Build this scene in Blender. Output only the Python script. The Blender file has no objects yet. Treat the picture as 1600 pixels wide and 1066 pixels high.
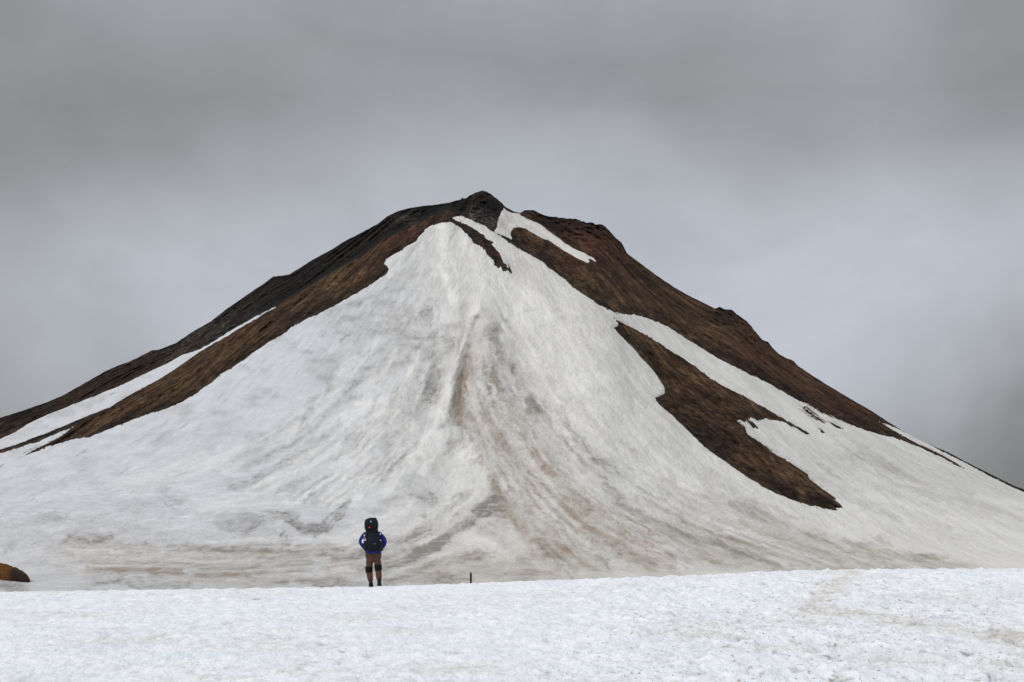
import bpy, bmesh, math, random
import numpy as np
from mathutils import Vector, Matrix

random.seed(7); rng = np.random.default_rng(7)
F = 2198.0            # focal length in photo pixels (1600 px wide frame)
U0, V0 = 800.0, 850.0 # vanishing point of the level viewing direction
C = bpy.context.scene.collection
R = math.radians

# ------------------------------------------------------------------ helpers
_perm = np.concatenate([rng.permutation(256)] * 3)
_grad = rng.normal(size=(256, 3)); _grad /= np.linalg.norm(_grad, axis=1)[:, None]
def noise(x, y, z=0.0):
    x, y, z = np.broadcast_arrays(np.asarray(x, float), np.asarray(y, float), np.asarray(z, float))
    xi, yi, zi = np.floor(x).astype(int), np.floor(y).astype(int), np.floor(z).astype(int)
    xf, yf, zf = x - xi, y - yi, z - zi
    fade = lambda t: t * t * t * (t * (t * 6 - 15) + 10)
    a, b, c = fade(xf), fade(yf), fade(zf)
    out = 0
    for i in (0, 1):
        for j in (0, 1):
            for k in (0, 1):
                h = _perm[_perm[_perm[(xi + i) & 255] + ((yi + j) & 255)] + ((zi + k) & 255)]
                g = _grad[h]
                d = g[..., 0] * (xf - i) + g[..., 1] * (yf - j) + g[..., 2] * (zf - k)
                out = out + d * (a if i else 1 - a) * (b if j else 1 - b) * (c if k else 1 - c)
    return out * 1.6
def fbm(x, y, z=0.0, n=4, gain=0.5):
    s, amp, f = 0, 1.0, 1.0
    for k in range(n):
        s = s + amp * noise(x * f + 17.3 * k, y * f - 9.1 * k, np.asarray(z) * f + 3.7 * k)
        amp *= gain; f *= 2.03
    return s
def sstep(a, b, x):
    t = np.clip((x - a) / (b - a), 0, 1); return t * t * (3 - 2 * t)

def mesh_obj(name, verts, faces, mat=None, parent=None, smooth=True, link=True):
    me = bpy.data.meshes.new(name)
    if isinstance(verts, np.ndarray):
        nv, nf = len(verts), len(faces)
        me.vertices.add(nv); me.vertices.foreach_set('co', verts.astype(np.float32).ravel())
        me.loops.add(nf * 4); me.polygons.add(nf)
        me.loops.foreach_set('vertex_index', faces.astype(np.int32).ravel())
        me.polygons.foreach_set('loop_start', np.arange(0, nf * 4, 4, dtype=np.int32))
        me.update(calc_edges=True); me.validate()
    else:
        me.from_pydata(verts, [], faces); me.update()
    me.polygons.foreach_set('use_smooth', [smooth] * len(me.polygons))
    o = bpy.data.objects.new(name, me)
    if link: C.objects.link(o)
    if mat: me.materials.append(mat)
    if parent: o.parent = parent
    return o
def set_attr(o, name, arr, typ='FLOAT'):
    a = o.data.attributes.new(name, typ, 'POINT')
    a.data.foreach_set('value' if typ == 'FLOAT' else 'vector', np.ascontiguousarray(arr, dtype=np.float32).ravel())
def grid_faces(nr, nc):
    i = np.arange(nr - 1)[:, None] * nc + np.arange(nc - 1)[None, :]
    return np.stack([i, i + 1, i + nc + 1, i + nc], -1).reshape(-1, 4)
def tag(o, label=None, cat=None, group=None, kind=None):
    for k, v in (('label', label), ('category', cat), ('group', group), ('kind', kind)):
        if v: o[k] = v

# ------------------------------------------------------------------ node helpers
class NT:
    def __init__(s, tree): s.t = tree; s.n = tree.nodes; s.l = tree.links
    def new(s, typ, **kw):
        n = s.n.new(typ)
        for k, v in kw.items(): setattr(n, k, v)
        return n
    def put(s, sock, v):
        if v is None: return
        if hasattr(v, 'is_linked') or isinstance(v, bpy.types.NodeSocket): s.l.new(v, sock)
        else: sock.default_value = v
    def m(s, op, a, b=None, c=None, clamp=False):
        n = s.new('ShaderNodeMath', operation=op, use_clamp=clamp)
        s.put(n.inputs[0], a); s.put(n.inputs[1], b); s.put(n.inputs[2], c); return n.outputs[0]
    def vm(s, op, a, b=None, out=0):
        n = s.new('ShaderNodeVectorMath', operation=op)
        s.put(n.inputs[0], a); s.put(n.inputs[1], b); return n.outputs[out]
    def mix(s, fac, a, b):
        n = s.new('ShaderNodeMix', data_type='RGBA')
        s.put(n.inputs[0], fac); s.put(n.inputs[6], a); s.put(n.inputs[7], b); return n.outputs[2]
    def noise(s, vec, scale, detail=4, rough=0.55, dist=0.0):
        n = s.new('ShaderNodeTexNoise'); s.put(n.inputs['Vector'], vec)
        n.inputs['Scale'].default_value = scale; n.inputs['Detail'].default_value = detail
        n.inputs['Roughness'].default_value = rough; n.inputs['Distortion'].default_value = dist
        return n.outputs['Fac']
    def rng(s, x, a, b, c=0.0, d=1.0, smooth=False):
        n = s.new('ShaderNodeMapRange', interpolation_type='SMOOTHSTEP' if smooth else 'LINEAR')
        s.put(n.inputs[0], x)
        for i, v in enumerate((a, b, c, d)): s.put(n.inputs[i + 1], v)
        return n.outputs[0]
    def attr(s, name, out='Fac'):
        return s.new('ShaderNodeAttribute', attribute_name=name).outputs[out]
    def pos(s): return s.new('ShaderNodeNewGeometry').outputs['Position']
    def scale(s, v, xyz): return s.vm('MULTIPLY', v, xyz)
    def bump(s, h, strength, dist=0.1, normal=None):
        n = s.new('ShaderNodeBump'); s.put(n.inputs['Height'], h)
        n.inputs['Strength'].default_value = strength; n.inputs['Distance'].default_value = dist
        if normal: s.put(n.inputs['Normal'], normal)
        return n.outputs[0]
def material(name):
    m = bpy.data.materials.new(name); m.use_nodes = True
    nt = NT(m.node_tree); b = nt.n['Principled BSDF']
    b.inputs['Roughness'].default_value = 0.85
    b.inputs['Specular IOR Level'].default_value = 0.2
    return m, nt, b
def rgb(r, g, b): return (r, g, b, 1.0)
def fabric(name, col, col2=None, sc=25.0, rough=0.85, bump=0.25):
    m, nt, b = material(name)
    tc = nt.new('ShaderNodeTexCoord').outputs['Object']
    n = nt.noise(tc, sc, 5, 0.6)
    c2 = col2 or tuple(c * 0.6 for c in col)
    nt.put(b.inputs['Base Color'], nt.mix(nt.rng(n, 0.35, 0.65), rgb(*c2), rgb(*col)))
    nt.put(b.inputs['Normal'], nt.bump(nt.noise(tc, sc * 0.8, 3), bump, 0.02))
    b.inputs['Roughness'].default_value = rough
    return m

# ------------------------------------------------------------------ outlines of rock and snow, seen from the track
SKY = [(-1600,878),(-900,874),(-640,845),(-330,758),(-150,700),(0,653),(40,640),(75,628),(100,617),(130,600),(165,580),(185,571),(200,566),(215,559),(238,547),(247,547),(275,536),(300,519),
 (330,502),(355,482),(380,465),(400,451),(410,445),(427,432),(440,431),(452,429),(465,421),(485,408),(505,397),(520,389),(535,379),(560,366),(590,350),
 (605,338),(622,330),(640,325),(660,322),(680,320),(700,317),(717,312.5),(720,311.5),(722,308),(725,311),(729,309.5),(735,304.5),(745,300.5),(754,299),(760,300),
 (768,304),(776,310),(783,317),(789,323),(796,328),(804,331),(813,333),(820,328),(832,328),(845,334),(860,339),(880,341),(900,343),(918,348),(925,347.5),
 (930,351),(940,351),(947,355),(952,361),(960,370),(970,378),(976,388),(980,396),(990,404),(1000,411),(1025,430),(1055,450),(1080,464),(1105,476),(1117,482),
 (1125,480),(1133,484),(1143,484),(1150,490),(1162,499),(1172,507),(1180,518),(1192,532),(1200,534),(1208,545),(1218,554),(1230,560),(1240,564),(1246,571),
 (1262,582),(1290,600),(1330,624),(1360,641),(1390,661),(1420,679),(1445,692),(1480,706),(1510,722),(1550,742),(1580,757),(1600,765),(1750,826),(1850,858),(1960,872),(2300,878),(3400,879)]
MAIN = [(-330,806),(0,709),(60,690),(100,673),(125,661.5),(110,671),(95,682),(75,692),(60,699),(33,714.5),(60,704.5),(75,697),(95,693),(110,687),(128,685),(135,684),
 (150,679),(175,669),(200,659.5),(230,648),(250,642),(270,635),(290,625),(308,613.5),(318,605),(330,598),(345,585),(365,573),(390,556),(400,549),(420,535),(448,518),(455,511),
 (475,500),(490,494),(505,487),(530,473),(545,465),(575,448),(590,437),(604,428),(608,420),(604,416),(600,411),(602,406),(615,398),(640,383),(650,376),(657,367),
 (664,359),(675,353),(690,348),(704,347),(712,351),(722,358),(730,366),(738,375),(741,380),(748,384),(758,390),(762,399),(770,406),(773,411),(772,415),(782,420),
 (790,423),(800,426),(795,418),(787,409),(784,405),(778,392),(772,385),(766,381),(773,379.5),(762,374),(755,367),(745,360),(730,352),(718,347),(707,341.5),(707,339),(722,338),
 (740,345),(755,352),(770,362),(780,368),(790,375),(800,381.5),(812,390),(825,396),(840,404),(850,411),(860,420),(872,429),(885,439),(897,450),(910,459),(922,467),(933,474),
 (945,481),(958,487),(972,490),(985,491),(1000,493.5),(1012,497),(1030,504),(1045,512),(1060,521),(1080,534),(1100,546),(1120,559),(1140,569),(1155,577),(1170,584),(1190,594),
 (1205,602),(1225,613),(1245,625),(1262,632),(1285,645),(1310,656),(1340,668),(1360,675),(1375,680),(1395,683),(1420,692),(1440,700.5),(1470,714),(1495,727),(1511,734.5),
 (1505,730),(1480,715.5),(1445,698.5),(1420,686.5),(1395,672.5),(1372,658.5),(1400,668),(1430,684),(1460,699),(1480,709),(1500,719),(1540,740.5),(1580,760.5),(1600,769),(1750,833),(1930,912),
 (1930,1100),(-330,1100)]
GULLY = [(430,480),(415,486.5),(400,494),(380,506),(355,520),(330,536),(310,547),(285,555),(260,569),(240,578),(215,590),(200,597.5),(180,606),(150,618),(115,632),(70,650),(45,662),(25,675),
 (0,686),(-330,785),(-330,799),(0,702.5),(25,695),(70,678),(120,657),(170,637),(200,619.5),(220,608),(250,592),(280,573),(310,551),(340,534),(370,516),(400,498)]
SUMMIT = [(787,326),(795,331),(812,335),(825,343),(840,349),(855,359),(870,370),(885,382),(900,390),(912,396),(925,403),(938,411),(930,409),(917,402),(922,408.5),(917,410),(905,405),(890,397),(872,386),(857,376),(845,372),
 (835,365),(820,357),(810,355),(803,357),(798,362),(798,367),(803,377),(795,372),(785,368),(775,364),(772,361),(776,356),(779,343),(782,333)]
HOLES = [
 [(944,486),(955,495),(975,506),(1000,519),(1020,530),(1045,547),(1065,559),(1090,575),(1110,591),(1130,603),(1150,613),(1165,621),(1185,632),(1205,643.5),(1220,652),(1240,663),(1256,672),(1270,680),
  (1258,677.5),(1245,669.5),(1230,662),(1215,656),(1205,657.5),(1197,653),(1185,657.5),(1172,653),(1163,655),(1176,661),(1186,670),(1178,668),(1168,660),(1154,658),(1160,664),(1165,673),(1170,680),(1175,684),
  (1190,693),(1205,705),(1222,716),(1229,719),(1227,720),(1245,731),(1262,741),(1265,750),(1276,756.5),(1285,765),(1298,775),(1308,783),(1318,790),(1309,793),(1307,799),(1295,797),(1278,793),(1260,789),
  (1240,782),(1215,772),(1195,762),(1170,747),(1145,730),(1120,713),(1095,693),(1075,673),(1060,660),(1045,645),(1030,633),(1024,624),(1023,622),(1032,618),(1038,615),(1038,607),(1033,599),(1027,588),
  (1015,573),(1005,562),(998,554),(985,540),(975,530),(965,520),(958,511.5),(964,511),(967,506),(960,501),(951,493)],
 [(1247,631),(1262,639),(1270,645),(1278,650),(1268,648.5),(1257,641)],
 [(1255,641),(1275,651),(1293,660.5),(1285,660),(1268,651.5)],
 [(1293,660),(1308,665),(1320,671),(1306,668)],
 [(1279,671.5),(1284,673),(1290,677.5),(1284,676.5)],
 [(1303,682),(1307,682),(1312,685.5),(1306,684.5)],
]
CREST = [(-330,799),(0,705),(60,687),(125,659),(170,637),(200,620),(250,592),(310,551),(370,516),(428,481),(480,449),(520,425),(565,400),(600,374),(650,350),(680,335),(695,328.5),(705,328.5),(714,332),(722,338),
 (740,345),(770,362),(800,382),(850,411),(897,450),(935,475),(960,489),(1010,520),(1950,1000)]

GS = 2.0
gu = np.arange(-330, 1931, GS); gv = np.arange(280, 1001, GS)
GU, GV = np.meshgrid(gu, gv)
def poly_sdf(poly):
    p = np.array(poly, float); q = np.roll(p, -1, 0)
    d2 = np.full(GU.shape, 1e12); inside = np.zeros(GU.shape, bool)
    for (x0, y0), (x1, y1) in zip(p, q):
        ex, ey = x1 - x0, y1 - y0; L = ex * ex + ey * ey + 1e-9
        t = np.clip(((GU - x0) * ex + (GV - y0) * ey) / L, 0, 1)
        d2 = np.minimum(d2, (GU - x0 - t * ex) ** 2 + (GV - y0 - t * ey) ** 2)
        if y0 != y1:
            c = ((y0 > GV) != (y1 > GV)) & (GU < ex * (GV - y0) / ey + x0)
            inside ^= c
    return np.where(inside, 1, -1) * np.sqrt(d2)
def samp(field, u, v):
    x = np.clip((u - gu[0]) / GS, 0, len(gu) - 1.001); y = np.clip((v - gv[0]) / GS, 0, len(gv) - 1.001)
    i, j = x.astype(int), y.astype(int); fx, fy = x - i, y - j
    return (field[j, i] * (1 - fx) + field[j, i + 1] * fx) * (1 - fy) + (field[j + 1, i] * (1 - fx) + field[j + 1, i + 1] * fx) * fy
def stroke(field, pts, w, s):
    p = np.array(pts, float); m = 2.6 * w + 4
    i0, i1 = np.searchsorted(gv, [p[:, 1].min() - m, p[:, 1].max() + m]); j0, j1 = np.searchsorted(gu, [p[:, 0].min() - m, p[:, 0].max() + m])
    gx, gy = GU[i0:i1, j0:j1], GV[i0:i1, j0:j1]
    best = np.full(gx.shape, 1e12)
    for (x0, y0), (x1, y1) in zip(pts[:-1], pts[1:]):
        ex, ey = x1 - x0, y1 - y0; L = ex * ex + ey * ey + 1e-9
        t = np.clip(((gx - x0) * ex + (gy - y0) * ey) / L, 0, 1)
        best = np.minimum(best, (gx - x0 - t * ex) ** 2 + (gy - y0 - t * ey) ** 2)
    sub = field[i0:i1, j0:j1]; np.maximum(sub, s * np.exp(-best / (2 * (w * 0.62) ** 2)), out=sub)
def stain(field, pts, w, s):
    # a stain is a soft patch with thin threads of dirt drawn out along it
    stroke(field, pts, w, .75 * s)
    p = np.array(pts, float); n = len(p)
    for k in range(6):
        t0 = random.uniform(0, .45); t1 = random.uniform(.55, 1.1); q = []
        off = random.gauss(0, .62) * w; d = p[-1] - p[0]; nrm = np.array([-d[1], d[0]]) / (np.hypot(*d) + 1e-6)
        for t in np.linspace(t0, t1, 5):
            x = min(t, 1) * (n - 1); i = min(int(x), n - 2); c = p[i] + (p[i + 1] - p[i]) * (x - i + max(0, t - 1) * (n - 1))
            q.append(tuple(c + nrm * (off * (.6 + .7 * t) + random.gauss(0, .13) * w)))
        stroke(field, q, max(2.2, w * random.uniform(.14, .3)), s * random.uniform(.75, 1.25))

sd_main = poly_sdf(MAIN)
for h in HOLES: sd_main = np.minimum(sd_main, -poly_sdf(h))
sd_gully = poly_sdf(GULLY); sd_summit = poly_sdf(SUMMIT)

# dirt carried down on to the snow: grey silt and brown mud, each stain where it lies on the slope
grey = np.zeros(GU.shape); brown = np.zeros(GU.shape)
for pts, w, s in [
 ([(680,585),(668,620),(652,652)],13,.65), ([(600,562),(640,548),(690,552)],24,.34), ([(685,565),(694,530),(703,505)],8,.5), ([(520,500),(570,500),(630,490)],26,.32), ([(600,470),(630,520),(650,560)],16,.35), ([(670,470),(664,520)],8,.4), ([(700,470),(706,430),(688,395)],6,.2),
 ([(770,495),(788,560),(805,620),(835,645)],28,.5), ([(762,640),(820,672),(880,705),(950,742)],20,.5), ([(705,630),(722,690),(698,722)],17,.45),
 ([(600,885),(640,868),(680,846),(720,825),(748,800),(775,778)],14,.85), ([(600,880),(560,890)],9,.5), ([(735,800),(830,792)],20,.5), ([(690,800),(660,775),(640,765)],12,.4),
 ([(600,745),(630,722),(655,700)],11,.5), ([(552,752),(580,730),(615,712)],6,.55), ([(600,690),(612,655)],12,.35), ([(460,655),(440,680),(400,692),(382,716)],14,.45), ([(480,650),(492,692)],10,.45),
 ([(385,832),(398,812),(420,800),(460,810),(480,832),(505,832),(516,812),(545,795)],8,.65), ([(470,820),(500,826)],12,.5), ([(255,768),(278,782)],9,.35), ([(50,812),(100,803)],8,.3),
 ([(110,840),(172,843)],7,.5), ([(140,867),(240,862)],9,.35), ([(165,880),(220,888),(290,893),(345,886)],7,.7), ([(300,895),(400,898),(470,905),(565,910)],8,.65),
 ([(345,856),(430,860),(452,838)],8,.65), ([(405,876),(545,873)],8,.65), ([(205,910),(275,916)],7,.5), ([(5,858),(25,850)],6,.35), ([(60,880),(160,870)],9,.25), ([(0,915),(40,918)],8,.6),
 ([(600,906),(700,902),(735,908)],8,.6), ([(780,906),(835,900)],8,.55), ([(640,895),(700,882),(760,862)],11,.45), ([(1130,790),(1200,822),(1250,850)],14,.4), ([(1240,845),(1300,862),(1380,868)],11,.4),
 ([(1372,842),(1385,850)],5,.4), ([(1340,700),(1385,722),(1430,746)],6,.32), ([(1440,765),(1470,775)],4,.3), ([(1020,752),(1080,792),(1105,802)],18,.38), ([(955,690),(1000,722)],16,.3),
 ([(860,480),(900,520),(930,560)],9,.16), ([(540,690),(520,640),(560,590)],14,.22), ([(300,700),(360,650)],14,.16), ([(160,620),(60,660)],7,.25), ([(330,700),(250,740)],14,.15), ([(790,355),(782,345)],7,.3),
 ([(780,395),(802,428)],5,.35), ([(845,760),(880,770),(920,790)],12,.35), ([(1100,850),(1160,870)],12,.3)]: stain(grey, pts, w, s)
for pts, w, s in [
 ([(742,500),(730,545),(719,590),(717,630),(721,665)],8,.95), ([(730,520),(740,600),(745,640)],16,.4), ([(725,620),(760,662),(790,692),(818,735)],16,.6), ([(740,652),(790,712),(811,747),(812,772)],10,.7),
 ([(788,685),(850,760),(900,812),(960,852),(1025,888)],17,.68), ([(880,780),(940,822),(1000,862),(1045,892)],24,.6), ([(820,800),(880,850),(930,890)],22,.42), ([(700,900),(660,890)],18,.3),
 ([(1250,850),(1300,872),(1350,888)],14,.6), ([(1180,800),(1260,850)],20,.35), ([(1360,862),(1450,882),(1520,890)],13,.45), ([(1290,886),(1335,886)],9,.6), ([(120,862),(300,880),(520,888)],26,.3), ([(840,650),(800,640)],14,.3),
 ([(730,880),(860,885)],26,.3), ([(640,640),(600,720)],20,.15), ([(60,700),(0,712)],9,.2), ([(95,675),(200,625)],6,.3), ([(0,690),(60,668)],6,.2)]: stain(brown, pts, w, s)

clean = np.zeros(GU.shape)
for pts, w, s in [([(690,352),(694,400),(703,440),(716,475)],10,1.1), ([(752,465),(738,510),(719,560),(706,600),(692,640),(668,690),(640,720)],11,1.25), ([(690,640),(678,690),(660,740)],7,.8), ([(545,655),(600,640)],26,.7), ([(700,725),(745,700)],14,.9),
 ([(1180,720),(1300,800),(1420,850)],18,.7), ([(1090,700),(1200,782),(1320,835)],16,.6), ([(650,700),(600,770)],9,.7), ([(320,790),(450,780)],14,.6), ([(720,832),(800,872)],10,.7), ([(930,630),(1020,742),(1100,800)],22,.6), ([(770,400),(860,520),(930,640)],26,.4),
 ([(860,700),(930,780),(1010,850)],6,.7), ([(640,790),(590,820),(520,850)],12,.6), ([(760,620),(830,720),(880,790)],5,.6), ([(200,760),(320,720)],22,.45), ([(480,740),(540,700)],14,.6), ([(300,850),(500,840)],5,.6), ([(1500,800),(1620,850)],26,.7), ([(1330,790),(1450,825),(1620,870)],55,.75), ([(1150,600),(1300,690)],30,.35), ([(60,860),(140,890)],9,.5), ([(1350,740),(1500,810)],18,.5)]: stain(clean, pts, w, s)

def respath(p, n=12):
    p = np.array(p, float); t = np.linspace(0, 1, len(p)); q = np.linspace(0, 1, n); return np.stack([np.interp(q, t, p[:, 0]), np.interp(q, t, p[:, 1])], -1)
def fan(field, A, B, count, w0, w1, s0, s1, t0=0., t1=1., lo=0., hi=1.):
    # melt-water threads that follow the fall line between two bounding lines
    A, B = respath(A), respath(B)
    for k in range(count):
        t = random.uniform(t0, t1); a = random.uniform(lo, hi - .15); b = min(hi, a + random.uniform(.12, .5)); dt = random.uniform(-.05, .05); ph = random.uniform(0, 6.3); pts = []
        for q in np.linspace(a, b, 7):
            tt_ = t + dt * (q - a) + .012 * math.sin(ph + 9 * q); x = q * 11; i = min(int(x), 10); f_ = x - i
            pa = A[i] * (1 - f_) + A[i + 1] * f_; pb = B[i] * (1 - f_) + B[i + 1] * f_
            pts.append(tuple(pa * (1 - tt_) + pb * tt_))
        stroke(field, pts, random.uniform(w0, w1), random.uniform(s0, s1))
RA = [(718,640),(742,710),(775,780),(800,840),(815,890)]; RB = [(790,500),(860,610),(960,710),(1120,800),(1400,885)]
fan(brown, RA, RB, 70, 2.4, 6, .25, .75, .02, .55, .0, 1.0); fan(grey, RA, RB, 70, 2.4, 6, .2, .6, .1, .9); fan(clean, RA, RB, 60, 2.5, 6, .4, .9, .1, 1.)
fan(grey, [(720,510),(716,600),(718,680)], [(800,480),(850,570),(900,680)], 26, 2.5, 7, .2, .5)
LA = [(690,560),(665,650),(620,730),(560,800)]; LB = [(600,500),(520,590),(420,670),(240,740)]
fan(grey, LA, LB, 46, 2.4, 6, .2, .55, 0, .8); fan(clean, LA, LB, 40, 2.5, 7, .4, .9)
EA = [(780,772),(700,832),(610,884),(420,908),(150,908)]; EB = [(700,770),(620,835),(500,858),(330,852),(90,842)]
stroke(grey, [(778,778),(735,810),(685,842),(620,874),(560,888)], 12, .8); stroke(grey, [(520,600),(478,640),(470,690),(400,716)], 7, .5); stroke(grey, [(560,620),(500,650),(495,700),(440,735)], 6, .42); stroke(grey, [(640,560),(560,600),(500,590)], 9, .38)
fan(grey, EA, EB, 60, 2.5, 5.5, .25, .75, 0, 1); fan(brown, EA, EB, 26, 2.5, 6, .2, .5, .0, .8, .3, 1.); fan(clean, EA, EB, 34, 2.5, 5, .5, .9)
QA = [(930,800),(1050,860),(1200,900)]; QB = [(1030,740),(1200,820),(1500,885)]
fan(brown, QA, QB, 40, 2.4, 6, .2, .55); fan(grey, QA, QB, 24, 2.4, 6, .2, .45); fan(clean, QA, QB, 30, 2.5, 6, .4, .8)
fan(grey, [(690,400),(650,520),(600,600)], [(640,400),(560,500),(480,580)], 26, 2.5, 7, .12, .36)
fan(clean, [(720,370),(760,470),(850,600)], [(780,400),(880,500),(1000,640)], 40, 4, 10, .4, .9)
fan(grey, [(1180,700),(1330,790),(1480,850)], [(1330,690),(1450,750),(1590,800)], 26, 2, 4, .12, .34)

# ------------------------------------------------------------------ mountain terrain
def profile_depth(u, v):
    """depth (y) at which the mountainside lies along the direction (u, v)"""
    pass
ucol = np.concatenate([np.linspace(-1600, -302, 90), np.arange(-300, 1901, 1.5), np.linspace(1903, 3400, 100)]); nc = len(ucol)
sx, sy = np.array(SKY).T
vs = np.interp(ucol, sx, sy)
crag = np.clip(np.exp(-((ucol - 770) / 45) ** 2) + np.exp(-((ucol - 900) / 75) ** 2) + 0.9 * np.exp(-((ucol - 1160) / 45) ** 2), 0, 1)
vs = vs + (0.35 + 1.0 * crag) * fbm(ucol / 7.0, 0.3, n=3) - 0.9 * crag * np.abs(noise(ucol / 3.3, 5.2))
PX, PY = -20.0, 900.0
tx = (ucol - U0) / F
dr = np.interp(ucol, [-330, 0, 400, 750, 1150, 1600, 1930], [800, 835, 880, 900, 885, 830, 790])
lat = np.abs(tx * PY - PX); db = PY - np.sqrt(np.maximum(470.0 ** 2 - lat ** 2, 180.0 ** 2))
ZV, W = -11.2, 40.0
sp = lambda t: np.logaddexp(0, t)
vsm = np.convolve(np.pad(np.interp(ucol, sx, sy), 30, mode='edge'), np.hanning(63)[1:-1] / np.hanning(63).sum(), 'valid')
zr = (V0 - vsm + 14) / F * dr
slope = (zr - ZV) / (W * sp((dr - db) / W))
NR = 400
tt = np.linspace(0, 1, 500)
vv = np.zeros((NR, nc)); dd = np.zeros((NR, nc))
for j in range(nc):
    dl = 170 + (dr[j] - 170) * tt
    zl = ZV + slope[j] * W * sp((dl - db[j]) / W)
    vl = V0 - F * zl / dl
    vrow = np.concatenate([np.linspace(vl[0], 935, 14, endpoint=False), np.linspace(935, vs[j], NR - 14)])
    vv[:, j] = vrow
    dd[:, j] = np.interp(-vrow, -vl, dl)
UU = np.broadcast_to(ucol, vv.shape)
# crests: the brown ridge on the left and the shoulder of the snow on the right stand in front of what lies above them
cx, cy = np.array(CREST).T
vc = np.interp(ucol, cx, cy); wst = np.interp(ucol, [-330, 0, 500, 700, 720, 850, 990, 1930], [16, 18, 24, 26, 16, 14, 0, 0])
dd = dd + wst * sstep(-1, 7, vc - vv)
# relief: snow rib down the middle with the runnel beside it, and shallow hollows
rel_rib = np.zeros(GU.shape); rel_run = np.zeros(GU.shape)
stroke(rel_rib, [(700,350),(694,420),(712,470),(716,520),(705,590),(690,645),(672,700)], 14, 1.0)
stroke(rel_rib, [(748,470),(736,515),(716,560),(702,610),(695,655)], 11, 1.0)
stroke(rel_run, [(745,500),(731,545),(721,590),(719,640),(724,690)], 9, 1.0)
stroke(rel_run, [(690,510),(680,590),(655,650)], 12, .7)
stroke(rel_run, [(790,690),(850,762),(900,815)], 14, .6)
rel_rib *= sstep(715, 590, GV); rel_run *= np.where(GU < 740, sstep(705, 600, GV), sstep(830, 700, GV))
X0 = (UU - U0) / F * dd; Z0 = (V0 - vv) / F * dd
ang = np.arctan2(X0 - PX, PY + 60 - dd) ; rad = np.hypot(X0 - PX, dd - PY - 60)
flow_a, flow_r = ang * 260.0, rad
sdm, sdg, sds = samp(sd_main, UU, vv), samp(sd_gully, UU, vv), samp(sd_summit, UU, vv)
# ragged edges: fringes run down the fall line
rag = 1.1 * fbm(flow_a / 3.2, flow_r / 16.0, 1.0, 4, 0.6) + 0.6 * noise(UU / 2.6, vv / 2.0)
tail = np.clip(np.exp(-((UU - 1300) / 40) ** 2 - ((vv - 785) / 25) ** 2) + np.exp(-((UU - 790) / 16) ** 2 - ((vv - 415) / 16) ** 2)
     + np.exp(-((UU - 1170) / 30) ** 2 - ((vv - 662) / 14) ** 2) + np.exp(-((UU - 1270) / 40) ** 2 - ((vv - 650) / 25) ** 2) + .6 * np.exp(-((UU - 985) / 25) ** 2 - ((vv - 493) / 8) ** 2), 0, 1)
tail_n = fbm(flow_a / 1.6, flow_r / 12.0, 4.0, 3)
spk = np.clip(noise(UU / 2.7, vv / 2.1, 71.) - .42, 0, 1) + .6 * np.clip(noise(UU / 5.5, vv / 3.3, 72.) - .5, 0, 1)
stones = lambda sd: 15 * spk * np.exp(-np.clip(sd, 0, 99) / 6.5) * np.clip(.5 + 1.4 * noise(UU / 60., vv / 60., 73.), 0, 1)
sdm_n = sdm - stones(sdm) + 1.05 * rag + tail * 5.0 * tail_n; sdg_n = sdg + 0.7 * rag; sds_n = sds + 0.7 * rag
sd_all = np.maximum(np.maximum(sdm_n, sdg_n), sds_n)
wav = fbm(flow_a / 14.0, flow_r / 40.0, 2.0, 4); iso = fbm(X0 / 9.0, dd / 16.0, 3.0, 4)
dsn = dd - 7.0 * samp(rel_rib, UU, vv) + 8.0 * samp(rel_run, UU, vv) + 2.6 * wav + 2.0 * iso + 5 * noise(X0 / 60., dd / 90., .5)
rockf = np.clip(-sd_all / 7.0, 0, 1)
rill = fbm(flow_a / 7.0, flow_r / 70.0, 8.0, 4, 0.55); rough = fbm(X0 / 5.0, Z0 / 5.0, dd / 12.0, 4, 0.6); ridged = np.abs(noise(X0 / 11.0, Z0 / 9.0, 9.0))
cragf = crag[None, :] * np.clip(1 - (vv - vs[None, :]) / 55.0, 0, 1)
drk = dd - 7.0 * samp(rel_rib, UU, vv) + 8.0 * samp(rel_run, UU, vv) + 2.6 * wav + 2.0 * iso + 5 * noise(X0 / 60., dd / 90., .5) \
    + (0.1 + rockf) * (1.5 * rill + 1.3 * rough + 1.8 * fbm(flow_a / 16., flow_r / 120., 61., 3)) + cragf * (0.15 + rockf) * (3.6 * rough + 6.0 * (ridged - .25))
def place(u, v, d): return np.stack([(u - U0) / F * d, d, (V0 - v) / F * d], -1)
Vr = place(UU, vv, drk)
# far side
back = []
last = Vr[-1]
for k in range(1, 9):
    t = k / 8.0; p = last.copy(); p[:, 1] += 6 + 420 * t; p[:, 2] = last[:, 2] * (1 - t) + t * -14.5 - 6 * t * (1 - t); back.append(p)
Vrock = np.concatenate([Vr.reshape(-1, 3), np.array(back).reshape(-1, 3)])
nrt = NR + 8
def padded(a, fill=None):
    return np.concatenate([a.ravel(), np.tile(a[-1] if fill is None else np.full(nc, fill), 8)])

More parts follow.
